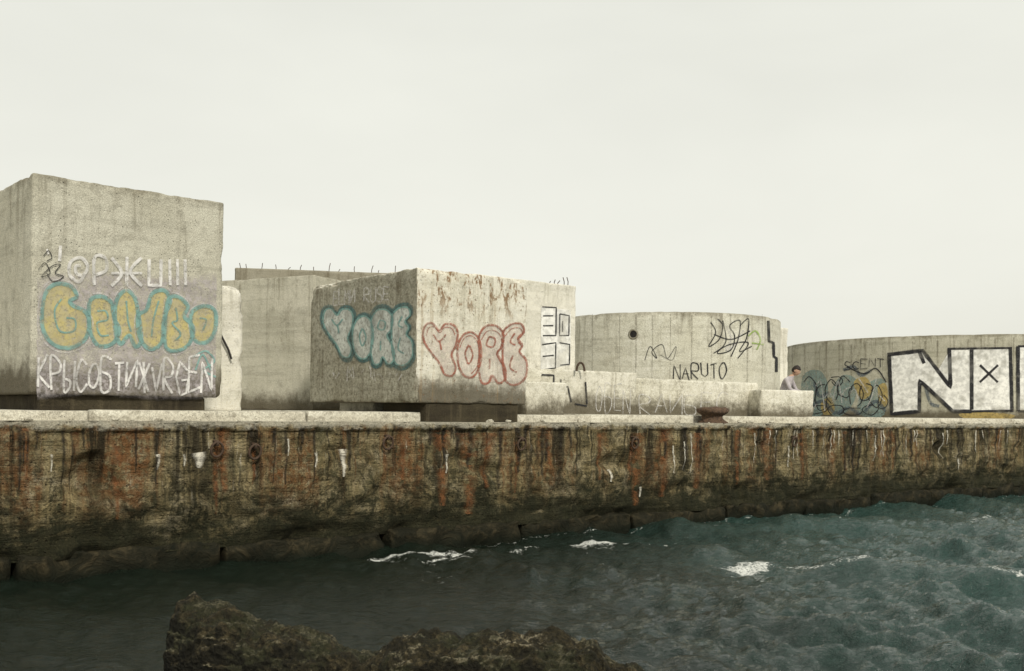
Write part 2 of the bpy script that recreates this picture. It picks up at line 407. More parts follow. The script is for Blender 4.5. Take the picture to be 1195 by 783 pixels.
for i in range(22):
    x=random.uniform(890,1195); p.stroke([(x,502),(x,502+random.uniform(10,35))],random.uniform(1,2.2),smooth=False,taper=True)
p.done()

def tube(name,pts,r,mat,parent=None,cyclic=False):
    cu=bpy.data.curves.new(name,'CURVE'); cu.dimensions='3D'; cu.bevel_depth=r; cu.bevel_resolution=3
    sp=cu.splines.new('POLY'); sp.points.add(len(pts)-1)
    for i,q in enumerate(pts): sp.points[i].co=(*q,1)
    sp.use_cyclic_u=cyclic; cu.materials.append(mat)
    o=bpy.data.objects.new(name,cu); return link(o,parent)
for x,y in[(250,519),(295,522),(605,514),(737,513),(450,512),(925,512)]:
    c=wall_surf(x,y,.05)
    ring=[]
    for k in range(20):
        a=k/20*2*math.pi; ring.append(c+T*math.cos(a)*.085+Vector((0,0,math.sin(a)*.10-.06))-Nn*(.03+.02*math.sin(a)))
    tube('mooring_ring',ring,.018,M_rebar,quay,True)
    tube('ring_staple',[c+Nn*.1+Vector((0,0,.05)),c-Nn*.05+Vector((0,0,.05)),c-Nn*.06+Vector((0,0,.0)),c+Nn*.1],.02,M_rebar,quay)
def lathe(name,prof,mat,loc,parent=None,seg=32,ns=.01):
    V=[];Fc=[]
    for r,z in prof:
        for k in range(seg):
            a=2*math.pi*k/seg; q=Vector((r*math.cos(a),r*math.sin(a),z)); 
            q*=1+ns*mn.noise(q*9); V.append(q)
    for i in range(len(prof)-1):
        for k in range(seg): a=i*seg+k;b=i*seg+(k+1)%seg; Fc.append((a,b,b+seg,a+seg))
    return mesh_obj(name,V,Fc,mat,parent,True,Matrix.Translation(loc))
bol=lathe('mooring_bollard',[(.30,0),(.30,.03),(.27,.05),(.23,.07),(.21,.12),(.22,.17),(.27,.20),(.31,.225),(.325,.26),(.31,.30),(.26,.325),(.12,.34),(.001,.345)],M_rust,Q(13.43,.33,1.985),ns=.16)
for a in(0.6,2.2,3.8,5.3):
    lathe('anchor_bolt',[(.03,0),(.03,.035),(.015,.05),(.001,.05)],M_rust,Q(13.43,.33,2.02)+Vector((math.cos(a)*.25,math.sin(a)*.25,0)),bol,8)
bpy.context.view_layer.update()

# ------------------------------------------------------------------ BLOCKS
b1=block('concrete_block',(-6.27,12.95),42,2.66,2.7,2.34,5.23,M_b1,1,step=.05,chip=.07)
bpy.context.view_layer.update()
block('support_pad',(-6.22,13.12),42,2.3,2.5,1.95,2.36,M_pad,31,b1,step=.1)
f1=Face((-6.27,12.95),42,2.66,2.34,5.23,(35,260,200,236,459,462),1/1.138)
b2=block('concrete_block',(-1.572,16.24),40,2.38,3.57,2.31,4.53,M_b2,2,step=.05,chip=.08)
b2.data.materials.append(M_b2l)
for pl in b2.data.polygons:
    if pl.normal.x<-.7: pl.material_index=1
bpy.context.view_layer.update()
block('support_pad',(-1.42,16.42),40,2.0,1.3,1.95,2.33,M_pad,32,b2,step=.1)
block('support_pad',(-2.5,17.9),40,2.0,1.2,1.95,2.33,M_low,33,b2,step=.1)
f2r=Face((-1.572,16.24),40,2.38,2.31,4.53,(485,615,311,326,470,472),1/1.094)
t=Vector((math.cos(R(40)),math.sin(R(40)),0)); n=Vector((-t.y,t.x,0))
C=Vector((-1.572,16.24,0))+n*3.57
f2l=Face(C,40-90,3.57,2.31,4.53,(360,485,333,311,474,470),1.169)
b3=block('concrete_block',(-4.2,21.0),-27+90,2.6,3.0,2.15,5.02,M_b3,3,step=.09)
b4=block('concrete_block',(-6.9,24.6),10,5.4,2.4,2.0,5.66,M_tank,4,step=.12)
b5=block('concrete_block',(-5.98,15.55),38,1.86,1.5,2.12,4.22,M_white,5,chip=.14,r0=.06,step=.07)
b6=block('concrete_block',(-.75,19.1),40,2.7,2.4,2.1,4.83,M_white,6,step=.07)
f6=Face((-.75,19.1),40,2.7,2.1,4.83,(560,670,322,337,480,482),1/1.09)
def rebars(parent,a,b,nn,h=.25):
    for i in range(nn):
        k=(i+random.uniform(-.3,.3))/nn; p=a.lerp(b,k); l=h*random.uniform(.5,1.2)
        tube('rebar_stub',[p,p+Vector((random.uniform(-.02,.02),0,l*.6)),p+Vector((random.uniform(-.05,.05),0,l))],.009,M_rebar,parent)
bpy.context.view_layer.update()
rebars(b4,Vector((-6.9,24.8,5.62)),Vector((-1.8,25.7,5.62)),16,.22)
rebars(b6,Vector((.75,20.6,4.78)),Vector((1.25,20.95,4.78)),5,.2)
tube('hanging_rope',[(-4.98,16.25,3.75),(-4.90,16.3,3.55),(-4.80,16.38,3.38),(-4.70,16.46,3.15),(-4.66,16.5,3.0)],.018,M_rope,b5)

# ------------------------------------------------------------------ TANKS
def tank(name,c,rad,z0,z1,mat,th=.3,seg=160):
    V=[];Fc=[];zm=(z0+z1)/2
    prof=[(rad,z0-zm)]+[(rad,z0-zm+(z1-z0)*k/14) for k in range(1,14)]+[(rad,z1-zm-.03),(rad-.03,z1-zm),(rad-th+.03,z1-zm),(rad-th,z1-zm-.03),(rad-th,z0-zm)]
    for r,z in prof:
        for k in range(seg):
            a=2*math.pi*k/seg; q=Vector((r*math.cos(a),r*math.sin(a),z))
            if z>z1-zm-.04: q.z-=.04*max(0,mn.noise(q*1.7)+.35*mn.noise(q*6))
            V.append(q)
    for i in range(len(prof)-1):
        for k in range(seg): a=i*seg+k;b=i*seg+(k+1)%seg; Fc.append((a,b,b+seg,a+seg))
    return mesh_obj(name,V,Fc,mat,None,True,Matrix.Translation((c[0],c[1],zm)))
t1=tank('concrete_tank',(4.1,26.8),3.0,1.98,4.62,M_tank,.3,240)
t2=tank('concrete_tank',(18.4,40.7),7.0,1.98,5.02,M_tank2,.4,400)
a1=Arc((4.1,26.8),3.0); a2=Arc((18.4,40.7),7.0)
bpy.context.view_layer.update()
hp=a1(738,390,0); hd=(hp-Vector((4.1,26.8,hp.z))).normalized()
M_dark=simple('hole_shade_disc',(.02,.018,.015),(.01,.01,.01))  # flat near-black disc paints the shade inside the hole
V=[];Fc=[]
e1=Vector((-hd.y,hd.x,0)); 
for ri,(r,o) in enumerate([(.13,.006),(.10,.02),(.085,.006),(.0,.006)]):
    for k in range(20):
        a=k/20*2*math.pi; V.append(hp+e1*r*math.cos(a)+Vector((0,0,r*math.sin(a)))+hd*o)
for i in range(3):
    for k in range(20): a=i*20+k;b=i*20+(k+1)%20; Fc.append((a,b,b+20,a+20))
o=mesh_obj('outlet_hole',V,Fc,M_tank,t1); o.data.materials.append(M_dark)
for i,pl in enumerate(o.data.polygons):
    if i>=40: pl.material_index=1
M_seam=spray('seam_stain',(.15,.125,.085),.4,.48,.5)
p=Paint('seam_stains',a1,M_seam,.004,t1)
for x in [690,722,741,760,781,806,829,851,871,888]:
    y0=366+random.uniform(0,3); p.stroke([(x,y0),(x+.5,y0+random.uniform(35,60)),(x,y0+random.uniform(60,105))],random.uniform(1.5,5),taper=True)
p.done()
p=Paint('seam_stains',a2,M_seam,.004,t2)
for i in range(16):
    x=925+i*17+random.uniform(-4,4); p.stroke([(x,404-(x-925)*.04),(x,425),(x,404+random.uniform(25,60))],random.uniform(1.5,5),taper=True)
p.done()

# ------------------------------------------------------------------ LOW WALLS, SMALL BLOCK
lw1=block('low_wall',Q(9.2,1.5)[:2],WA,3.2,.5,2.05,3.03,M_low,11,chip=.12,step=.06)
lw2=block('low_wall',Q(12.45,1.62)[:2],WA,4.1,.42,2.05,2.93,M_low,12,chip=.12,step=.06)
lw3=block('low_wall',Q(9.0,1.0)[:2],WA,1.0,.45,2.05,2.75,M_low,13,chip=.12,step=.06)
sb=block('plinth_block',(5.72,22.85),20,1.45,.75,2.0,2.76,M_low,14,chip=.1,step=.06)
pil=block('concrete_pillar',(7.12,27.0),25,.45,.6,1.98,4.55,M_white,15,step=.1)
seat=block('concrete_ledge',(6.3,24.65),15,1.2,.45,2.0,2.50,M_low,16,chip=.05,step=.08)
tube('lifting_loop',[Vector((1.35,19.75,3.0))+Vector((.08*math.cos(a)*1.0,.03*math.cos(a),.17*math.sin(a))) for a in [math.pi*k/10 for k in range(11)]],.022,M_rebar,lw1)
V=[];Fc=[]
def pebble(c,r,seed):
    bm=bmesh.new(); bmesh.ops.create_icosphere(bm,subdivisions=2,radius=r); b=len(V); bm.verts.index_update()
    for v in bm.verts:
        q=v.co*(1+.45*mn.noise(v.co/r*1.2+Vector((seed,0,0)))); V.append(Vector((q.x*1.2,q.y,q.z*.65))+c)
    for f in bm.faces: Fc.append(tuple(b+v.index for v in f.verts))
    bm.free()
for i in range(170):
    s_=random.choice([random.uniform(22,36),random.uniform(0,32)]); r=random.choice([random.uniform(.012,.03),random.uniform(.02,.07)])
    pebble(Q(s_,random.uniform(.12,.6),DECK+r*.4),r,i)
mesh_obj('rubble',V,Fc,M_deck)

# ------------------------------------------------------------------ GRAFFITI
W=spray('white_spray',(.84,.82,.80),.92,.43,.25); W2=spray('thin_white_spray',(.76,.74,.72),.65,.5,.35)
TEAL=spray('teal_spray',(.26,.46,.43),.82,.43,.28); YEL=spray('yellow_spray',(.62,.53,.22),.78,.43,.2,(.56,.50,.30))
LAV=spray('lavender_haze',(.60,.55,.56),.65,.5,.4); BLK=spray('black_spray',(.025,.025,.028),.95,.36,.15)
RED=spray('red_spray',(.38,.13,.085),.78,.45,.28); PNK=spray('pink_white_fill',(.76,.66,.59),.6,.48,.2)
GRY=spray('pale_fill',(.68,.71,.66),.88,.43,.2); DT=spray('dark_teal_spray',(.10,.20,.20),.8,.43,.28)
WS=spray('white_wall_paint',(.85,.84,.80),.98,.33,.1); YB=spray('ochre_spray',(.52,.39,.14),.75,.42,.2); BLU=spray('blue_spray',(.10,.13,.16),.7,.44,.25)
TEA2=spray('faded_teal',(.27,.37,.35),.75,.46,.25)
G1=[[(50,345),(62,331),(80,333),(88,345),(80,350),(84,356),(97,362),(103,375),(98,395),(80,405),(60,400),(48,380)],
[(103,352),(115,345),(128,352),(132,370),(138,385),(130,400),(114,402),(104,385)],
[(134,352),(145,338),(156,347),(160,365),(164,395),(157,403),(150,390),(140,400),(134,385)],
[(160,368),(170,360),(176,342),(190,338),(197,350),(190,372),(188,398),(174,406),(162,392)],
[(194,352),(205,345),(218,356),(214,368),(224,380),(220,400),(204,408),(192,400)],
[(222,366),(236,356),(250,362),(250,385),(240,398),(226,394)]]
p=Paint('graffiti_haze',f1,LAV,.006,b1)
for y in range(330,450,17): p.stroke([(42,y+4),(110,y-3),(180,y+3),(252,y)],30)
p.done()
p=Paint('graffiti_fill',f1,YEL,.010,b1)
for g in G1: p.fill(g)
p.done()
p=Paint('graffiti_highlight',f1,W2,.012,b1)
for g in G1:
    cx=sum(a for a,b in g)/len(g); cy=sum(b for a,b in g)/len(g)
    p.stroke([(cx+(a-cx)*1.17,cy+(b-cy)*1.13) for a,b in g],2.2,True)
p.done()
p=Paint('graffiti_outline',f1,TEAL,.016,b1)
for g in G1: p.stroke(g,6.5,True)
for q in [[(70,348),(62,362),(68,385),(85,385),(86,372),(76,370)],[(112,362),(122,362),(124,372),(112,376),(116,390),(126,390)],[(146,350),(148,372),(152,386)],[(184,350),(178,372),(176,392)],[(204,358),(206,372),(200,376),(210,388),(204,396)],[(232,370),(240,372),(236,384)]]: p.stroke(q,3)
p.stroke([(225,415),(240,408),(250,420),(238,430),(252,438)],3); p.stroke([(228,430),(236,412),(246,430)],3)
p.done()
p=Paint('graffiti_tag',f1,W,.020,b1)
p.stroke([(68,286),(67,304)],5,smooth=False)
p.stroke([(97,318),(90,328),(79,320),(80,305),(92,300),(100,310),(95,320),(87,318),(86,310),(92,309)],5)
p.stroke([(108,332),(108,300),(120,300),(122,314),(109,320)],5)
p.stroke([(128,300),(140,318),(128,333)],5);p.stroke([(146,299),(146,333)],5,smooth=False);p.stroke([(163,300),(150,316),(164,333)],5)
p.stroke([(172,302),(172,332),(186,332),(186,302)],5,smooth=False); p.stroke([(128,318),(164,318)],4,smooth=False)
for x in(196,205,214): p.stroke([(x,302),(x+1,332)],4.5,smooth=False)
p.stroke([(52,290),(54,296)],3,smooth=False)
p.text('KPYCOBTIZVRGEN',44,452,206,34,3.6,.22,.02,.1); p.done()
p=Paint('graffiti_black_tag',f1,BLK,.021,b1)
p.stroke([(42,314),(50,306),(56,318),(46,322),(58,310),(68,308),(62,318),(72,322),(60,328),(52,318)],1.3); p.stroke([(48,298),(54,292),(58,300),(52,304)],1.2)
p.done()
G2=[[(492,390),(495,379),(503,377),(511,385),(518,378),(528,379),(533,388),(531,402),(526,414),(531,428),(527,438),(518,436),(512,424),(502,411),(495,401)],
[(533,404),(539,391),(549,387),(558,395),(561,412),(558,430),(550,440),(540,437),(534,424)],
[(558,392),(566,380),(579,380),(587,390),(585,404),(580,412),(588,426),(590,440),(582,447),(574,438),(570,446),(562,446),(558,430),(559,410)],
[(586,388),(595,378),(607,377),(611,386),(604,394),(609,402),(606,410),(614,420),(614,438),(604,448),(592,446),(587,430),(586,408)]]
D2=[[(504,390),(511,398),(519,390)],[(512,398),(514,408)],[(546,402),(542,412),(546,424),(551,414),(547,403)],[(570,392),(567,402),(575,404),(577,395),(570,392)],[(571,418),(571,430)],[(600,388),(595,398),(601,402)],[(598,414),(595,428),(603,434)]]
p=Paint('graffiti_fill',f2r,PNK,.008,b2)
for g in G2:p.fill(g)
p.done()
p=Paint('graffiti_outline',f2r,RED,.013,b2)
for g in G2:p.stroke(g,3.6,True)
for g in G2:
    cx=sum(a for a,b in g)/len(g); cy=sum(b for a,b in g)/len(g); p.stroke([(cx+(a-cx)*.82,cy+(b-cy)*.84) for a,b in g[:7]],1.5)
for q in D2:p.stroke(q,2.8)
p.done()
tr=lambda q:[(374+(x-490)*.86,360+(y-376)*.95-(x-490)*.02) for x,y in q]
p=Paint('graffiti_halo',f2l,DT,.006,b2)
for g in G2:
    h=tr(g);cx=sum(a for a,b in h)/len(h); cy=sum(b for a,b in h)/len(h)
    p.stroke([(cx+(a-cx)*1.1,cy+(b-cy)*1.1) for a,b in h],6,True)
p.done()
p=Paint('graffiti_fill',f2l,GRY,.010,b2)
for g in G2:p.fill(tr(g))
p.done()
p=Paint('graffiti_outline',f2l,TEAL,.014,b2)
for g in G2:p.stroke(tr(g),2.8,True)
for q in D2:p.stroke(tr(q),2.6)
p.done()
p=Paint('graffiti_tag',f2l,W2,.018,b2)
p.text('ELMI',388,356,26,17,2.4,.2,-.08); p.text('RUSE',424,353,30,17,2.4,.2,-.1)
for i in range(20):
    x=random.uniform(385,470);p.stroke([(x,random.uniform(428,440)),(x+random.uniform(-5,5),random.uniform(436,448))],2,smooth=False)
p.done()
p=Paint('graffiti_fill',f6,WS,.008,b6); p.fill([(632,360),(664,364),(664,425),(632,430)],False); p.done()
p=Paint('graffiti_outline',f6,BLK,.013,b6)
for q in [[(633,360),(648,361),(648,392),(634,392)],[(634,370),(645,370)],[(634,381),(645,381)],[(652,368),(662,370),(662,392),(652,392),(652,368)],[(655,376),(655,388)],[(633,402),(648,400),(648,428),(634,430)],[(652,400),(663,402),(663,424),(653,425)],[(634,415),(646,414)]]: p.stroke(q,1.7,smooth=False)
p.done()
p=Paint('graffiti_tag',a1,BLK,.012,t1)
p.text('NARUTO',785,443,64,17,1.6,.25,-.02,.1)
p.stroke([(752,420),(758,404),(766,418),(760,410),(772,402),(778,418),(788,404),(784,420),(770,414)],.9)
for q in [[(828,376),(834,388),(826,404),(838,396),(842,380),(836,372)],[(842,374),(846,398),(836,412),(852,408),(856,392),(850,380),(862,374),(860,396),(852,416)],[(862,380),(872,372),(870,394),(862,410),(876,404)],[(832,412),(850,402),(872,400),(860,418)],[(832,390),(852,396),(874,386)]]: p.stroke(q,1.5)
p.stroke([(800,450),(815,446),(825,455)],1); p.done()
p=Paint('graffiti_green',a1,spray('green_spray',(.35,.5,.12),.8,.42,.2),.014,t1)
p.stroke([(872,392),(880,386),(886,396),(882,408)],2.2); p.stroke([(876,400),(890,402)],2);p.done()
p=Paint('graffiti_white',a1,W2,.010,t1)
p.stroke([(846,380),(852,395),(846,408),(858,400),(866,385)],4); p.done()
p=Paint('black_step_line',a1,BLK,.014,t1)
p.stroke([(895,374),(896,398),(901,400),(902,416),(905,418),(905,434)],4,smooth=False);p.done()
fl=Face(Q(9.2,1.5)[:2],WA,3.2,2.05,3.03,(612,748,433,432,490,489),1/1.09)
fl2=Face(Q(12.45,1.62)[:2],WA,4.1,2.05,2.93,(747,882,437,447,490,489),1/1.12)
p=Paint('graffiti_tag',fl,BLK,.012,lw1)
for q in [[(638,440),(652,440),(652,452)],[(660,444),(660,470)],[(655,456),(668,452),(672,470)],[(688,446),(690,472)],[(676,472),(690,474)],[(642,458),(640,474)],[(620,455),(632,452),(634,466),(622,470)]]: p.stroke(q,2.2,smooth=False)
p.done()
p=Paint('graffiti_tag',fl2,W2,.012,lw2)
p.text('RAIBEC',752,482,100,24,2.0,.3); p.done()
p=Paint('graffiti_tag',fl,W2,.010,lw1); p.text('OBEN',700,480,42,30,1.8,.3); p.done()
p=Paint('graffiti_panel',a2,WS,.010,t2)
p.fill([(1038,414),(1076,410),(1094,432),(1110,428),(1108,408),(1178,407),(1181,478),(1112,480),(1094,462),(1075,448),(1073,479),(1042,482)],False,5)
p.fill([(1186,405),(1250,405),(1250,478),(1188,478)],False,5); p.done()
p=Paint('graffiti_outline',a2,BLK,.016,t2)
for q in [[(1037,414),(1041,483),(1073,480),(1073,444),(1112,480),(1134,480)],[(1035,414),(1076,409),(1109,452),(1107,407)],[(1072,410),(1078,424)],[(1133,408),(1134,478)],[(1178,405),(1181,481)],[(1187,404),(1188,480)]]: p.stroke(q,5.2,smooth=False)
for q in [[(1105,407),(1180,406)],[(1134,480),(1182,479)],[(1188,480),(1250,480)],[(1250,404),(1187,404)]]: p.stroke(q,3,smooth=False)
p.stroke([(1143,426),(1164,446)],3.2,smooth=False);p.stroke([(1164,426),(1143,446)],3.2,smooth=False)
p.stroke([(1215,420),(1225,440),(1215,460)],5); p.done()
p=Paint('graffiti_piece_fill',a2,TEA2,.006,t2)
for g in [[(936,440),(955,432),(966,450),(960,484),(938,482)],[(968,460),(982,438),(1000,444),(996,470),(980,486),(968,480)],[(1000,474),(1012,448),(1032,444),(1032,484),(1008,486)]]: p.fill(g)
p.done()
p=Paint('graffiti_piece_ochre',a2,YB,.009,t2)
for g in [[(996,446),(1010,440),(1018,456),(1006,466)],[(1120,482),(1150,481),(1183,484),(1175,489),(1130,489)],[(1024,452),(1034,448),(1036,470),(1028,474)],[(958,470),(970,464),(974,480),(962,484)]]: p.fill(g)
p.done()
p=Paint('graffiti_piece_blue',a2,BLU,.012,t2)
for q in [[(942,478),(960,468),(975,482),(990,476),(1004,484)],[(984,432),(996,428),(1004,438),(1016,432)],[(1080,452),(1086,470),(1096,474)],[(950,446),(956,462),(968,458)],[(1010,480),(1022,468),(1034,480)]]: p.stroke(q,5)
p.done()
p=Paint('graffiti_piece_lines',a2,BLK,.015,t2)
random.seed(5)
for (cx,cy,rx,ry) in [(945,455,9,16),(958,462,10,17),(972,458,9,15),(985,452,10,14),(998,464,10,16),(1010,456,9,14),(1022,464,9,14),(1030,470,6,10),(954,478,12,6),(976,478,10,7),(996,480,12,5),(1016,478,10,6),(976,444,8,7)]:
    ph=random.uniform(0,6); p.stroke([(cx+rx*math.cos(ph+k*.9)*random.uniform(.6,1.1),cy+ry*math.sin(ph+k*.9)*random.uniform(.6,1.1)) for k in range(7)],1.3)
p.stroke([(988,428),(1008,436),(1022,430),(1034,446)],1.8)
p.text('SCENT',985,432,48,10,1.2,.3,-.1); p.done()
p=Paint('graffiti_piece_white',a2,W2,.017,t2)
for k in range(9):
    x=942+k*10; p.stroke([(x,random.uniform(440,480)),(x+6,random.uniform(440,480)),(x+11,random.uniform(440,480))],2.2)
p.done()

# ------------------------------------------------------------------ PERSON sitting hunched on the ledge behind the plinth
def skin_mesh(name,verts,edges,root,sub=2):
    me=bpy.data.meshes.new(name); me.from_pydata([v[0] for v in verts],edges,[]); me.update()
    o=bpy.data.objects.new(name,me); scene.collection.objects.link(o)
    o.modifiers.new('skin','SKIN'); sk=me.skin_vertices[0].data
    for i,v in enumerate(verts):
        r=v[1]; sk[i].radius=(r,r) if not isinstance(r,tuple) else r; sk[i].use_root=(i==root)
    s_=o.modifiers.new('sub','SUBSURF'); s_.levels=sub; s_.render_levels=sub
    dg=bpy.context.evaluated_depsgraph_get(); ev=bpy.data.meshes.new_from_object(o.evaluated_get(dg))
    bpy.data.objects.remove(o); return ev
skinc=simple('skin',(.50,.32,.23),(.44,.27,.19),8,.6,.1); hair=simple('dark_hair',(.035,.025,.02),(.015,.012,.01),60,.6,.8)
shirt=simple('pale_shirt',(.50,.46,.47),(.34,.31,.33),10,.9,.5); trous=simple('blue_jeans',(.07,.09,.14),(.04,.05,.09),20,.9,.5); shoe=simple('shoe_leather',(.06,.05,.045),(.03,.025,.02))
vs=[];es=[]
def add(p,r,par=None):
    vs.append((p,r)); 
    if par is not None: es.append((par,len(vs)-1))
    return len(vs)-1
pel=add((0,0,.56),.145); sp=add((0,.05,.74),.13,pel); ch=add((0,.15,.93),.145,sp); nk=add((0,.23,1.07),.058,ch); add((0,.285,1.14),.052,nk)
for sx in(-1,1):
    sh=add((sx*.17,.16,1.0),.066,ch); el=add((sx*.25,.27,.75),.046,sh); wr=add((sx*.11,.47,.70),.028,el); pa=add((sx*.075,.53,.685),.034,wr)
    for k,(dx,l) in enumerate([(-.028,.07),(-.01,.085),(.01,.08),(.028,.06)]):
        a=add((sx*.06+dx,.57,.675),.0095,pa); b=add((sx*.055+dx,.57+l*.45,.65),.0085,a); add((sx*.05+dx,.57+l*.6,.65-l*.5),.0075,b)
    a=add((sx*.03,.54,.70),.011,pa); add((sx*.01,.575,.69),.009,a)
    hp_=add((sx*.10,.04,.52),.092,pel); kn=add((sx*.15,.46,.54),.066,hp_); an=add((sx*.14,.50,.10),.046,kn); add((sx*.15,.66,.045),.038,an)
ev=skin_mesh('person_body',vs,es,pel)
for m_ in(shirt,trous,skinc,shoe): ev.materials.append(m_)
for pl in ev.polygons:
    c=pl.center; i=0
    if c.z<.12: i=3
    elif c.z<.62 and not(c.y>.5 and c.z>.6 and abs(c.x)<.11): i=1
    if c.y>.42 and c.z>.60 and abs(c.x)<.16: i=2
    if c.z>1.085: i=2
    pl.material_index=i; pl.use_smooth=True
PM=Matrix.Translation((6.76,24.95,2.02))@Matrix.Rotation(R(-122),4,'Z')@Matrix.Scale(1.04,4)
person=bpy.data.objects.new('person',ev); person.matrix_world=PM; link(person); bpy.context.view_layer.update()
HC=Vector((0,.335,1.215))
def headmesh(name,fn,mat,seg=32,rg=24):
    V=[];Fc=[]
    for i in range(rg+1):
        th=math.pi*i/rg
        for k in range(seg):
            a=2*math.pi*k/seg; d=Vector((math.sin(th)*math.cos(a),math.sin(th)*math.sin(a),math.cos(th))); V.append(fn(d))
    for i in range(rg):
        for k in range(seg): Fc.append((i*seg+k,(i+1)*seg+k,(i+1)*seg+(k+1)%seg,i*seg+(k+1)%seg))
    return mesh_obj(name,V,Fc,mat,person,True,PM@Matrix.Translation(HC)@Matrix.Rotation(R(-22),4,'X'))
def hf(d):
    q=Vector((d.x*.075,d.y*.095,d.z*.118))
    if d.z<0: q.x*=1+.28*d.z; q.y+= .012*(-d.z)
    if d.y>.5:
        q.y+=.022*math.exp(-((d.x/.14)**2+((d.z+.12)/.2)**2))
        q.y-=.010*math.exp(-(((abs(d.x)-.36)/.15)**2+((d.z-.08)/.12)**2))
        q.y+=.006*math.exp(-((d.x/.3)**2+((d.z+.48)/.07)**2))
    return q
headmesh('head',hf,skinc)
def hr(d):
    q=hf(d)*1.0; cover=(d.z>.35 or (d.y<.1 and d.z>-.45)); k=1.13+.06*mn.noise(d*6) if cover else .9
    return Vector((q.x*k,q.y*k,q.z*k))
headmesh('hair',hr,hair)
def small(name,c,r,mat,sc=(1,1,1)):
    bm=bmesh.new(); bmesh.ops.create_uvsphere(bm,u_segments=12,v_segments=8,radius=r)
    me=bpy.data.meshes.new(name); 
    for v in bm.verts: v.co=Vector((v.co.x*sc[0],v.co.y*sc[1],v.co.z*sc[2]))
    bm.to_mesh(me); bm.free(); me.materials.append(mat); o=bpy.data.objects.new(name,me)
    o.matrix_world=PM@Matrix.Translation(HC)@Matrix.Rotation(R(-22),4,'X')@Matrix.Translation(c); link(o,person)
for sx in(-1,1):
    small('ear',(sx*.077,-.005,-.005),.03,skinc,(.35,.7,1)); small('eye',(sx*.029,.078,.012),.012,hair,(1,.6,.7))
small('mouth',(0,.088,-.055),.02,simple('lips',(.35,.13,.11),(.3,.1,.09)),(1,.4,.22))

# ------------------------------------------------------------------ FOREGROUND ROCK
def rock_material():
    m,nt=newmat('encrusted_rock'); co=coords(nt); geo=nt.nodes.new('ShaderNodeNewGeometry')
    nz=sepxyz(nt,geo.outputs['Normal'])[2]; z=sepxyz(nt,co)[2]
    n=noise(nt,co,6,6,.78,.8); f=noise(nt,co,45,4,.8)
    col=ramp(nt,n,[(.34,(.012,.011,.006)),(.5,(.035,.029,.015)),(.64,(.10,.08,.042)),(.8,(.26,.22,.14))])
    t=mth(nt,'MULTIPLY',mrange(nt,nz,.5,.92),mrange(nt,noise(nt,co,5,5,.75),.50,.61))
    col=mix(nt,mth(nt,'MULTIPLY',t,.85),col,(.46,.40,.27))  # pale crust on upward faces, also painting them as lit tops
    n8=noise(nt,co,14,5,.8)
    col=mix(nt,mth(nt,'MULTIPLY',mrange(nt,n8,.49,.57),.9),col,(.018,.016,.009))
    ms=noise(nt,co,2.5,4,.7)
    col=mix(nt,mth(nt,'MULTIPLY',mrange(nt,ms,.47,.58),.75),col,(.03,.032,.015))
    col=mix(nt,mth(nt,'MULTIPLY',mrange(nt,nz,.55,.1,0,1),.88),col,(.012,.011,.007))  # steep sides darkened in the colour to stand for shade
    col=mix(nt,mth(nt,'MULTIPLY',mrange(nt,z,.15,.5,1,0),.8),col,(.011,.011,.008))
    col=mix(nt,.8,col,ramp(nt,f,[(.3,.2),(.7,.82)]),'OVERLAY')
    v=voro(nt,co,26)
    h=mth(nt,'ADD',mth(nt,'MULTIPLY',n,1.5),mth(nt,'MULTIPLY',f,.5)); h=mth(nt,'ADD',h,mth(nt,'MULTIPLY',v,.7))
    finish(nt,col,.85,bump(nt,h,1,.055),spec=.2); return m
M_rock=rock_material()
def rock(name,path,ns=480,nc=140,seed=0):
    V=[];Fc=[]
    for i in range(ns+1):
        t_=i/ns*(len(path)-1); k=min(int(t_),len(path)-2); f=t_-k
        x,y,tz,w=[path[k][c]*(1-f)+path[k+1][c]*f for c in range(4)]
        endk=min(1,i/9,(ns-i)/14)
        for j in range(nc+1):
            a=math.pi*(j/nc)
            cy=-math.cos(a); cz=math.sin(a)
            cy=math.copysign(abs(cy)**.8,cy); cz=cz**.28
            zz=tz*(1+.12*cy)
            p=Vector((x,y+cy*w*endk**.5,-.4+(zz+.4)*cz*(.45+.55*endk)))
            q=p+Vector((seed,0,0))
            d=.04*fbm(q,1.6,3)+.06*(mn.ridged_multi_fractal(q*3.6,1,2.1,5,1,2)-.9)*.5+.045*fbm(q,10,5)
            cell=mn.voronoi(Vector((q.x*2.6,q.y*4.5,q.z*8)))[0]; d+=.10*(cell[1]-cell[0])-.035
            nrm=Vector((mn.noise(q*2.0)*.6,cy*.8,cz)).normalized()
            V.append(p+nrm*d)
    for i in range(ns):
        for j in range(nc): a=i*(nc+1)+j; Fc.append((a,a+nc+1,a+nc+2,a+1))
    return mesh_obj(name,V,Fc,M_rock,None,True)
rock('rock_outcrop',[(-2.5,7.4,.72,.30),(-2.38,7.35,.77,.34),(-2.2,7.25,.74,.36),(-1.9,7.15,.65,.38),(-1.5,7.0,.61,.38),(-1.15,6.95,.50,.38),(-.95,6.9,.46,.38),(-.75,6.85,.59,.40),(-.45,6.85,.58,.40),(-.1,6.85,.60,.40),(.3,6.85,.62,.40),(.58,6.85,.60,.38),(.70,6.85,.47,.34),(.95,6.85,.40,.30),(1.15,6.85,.28,.26)])

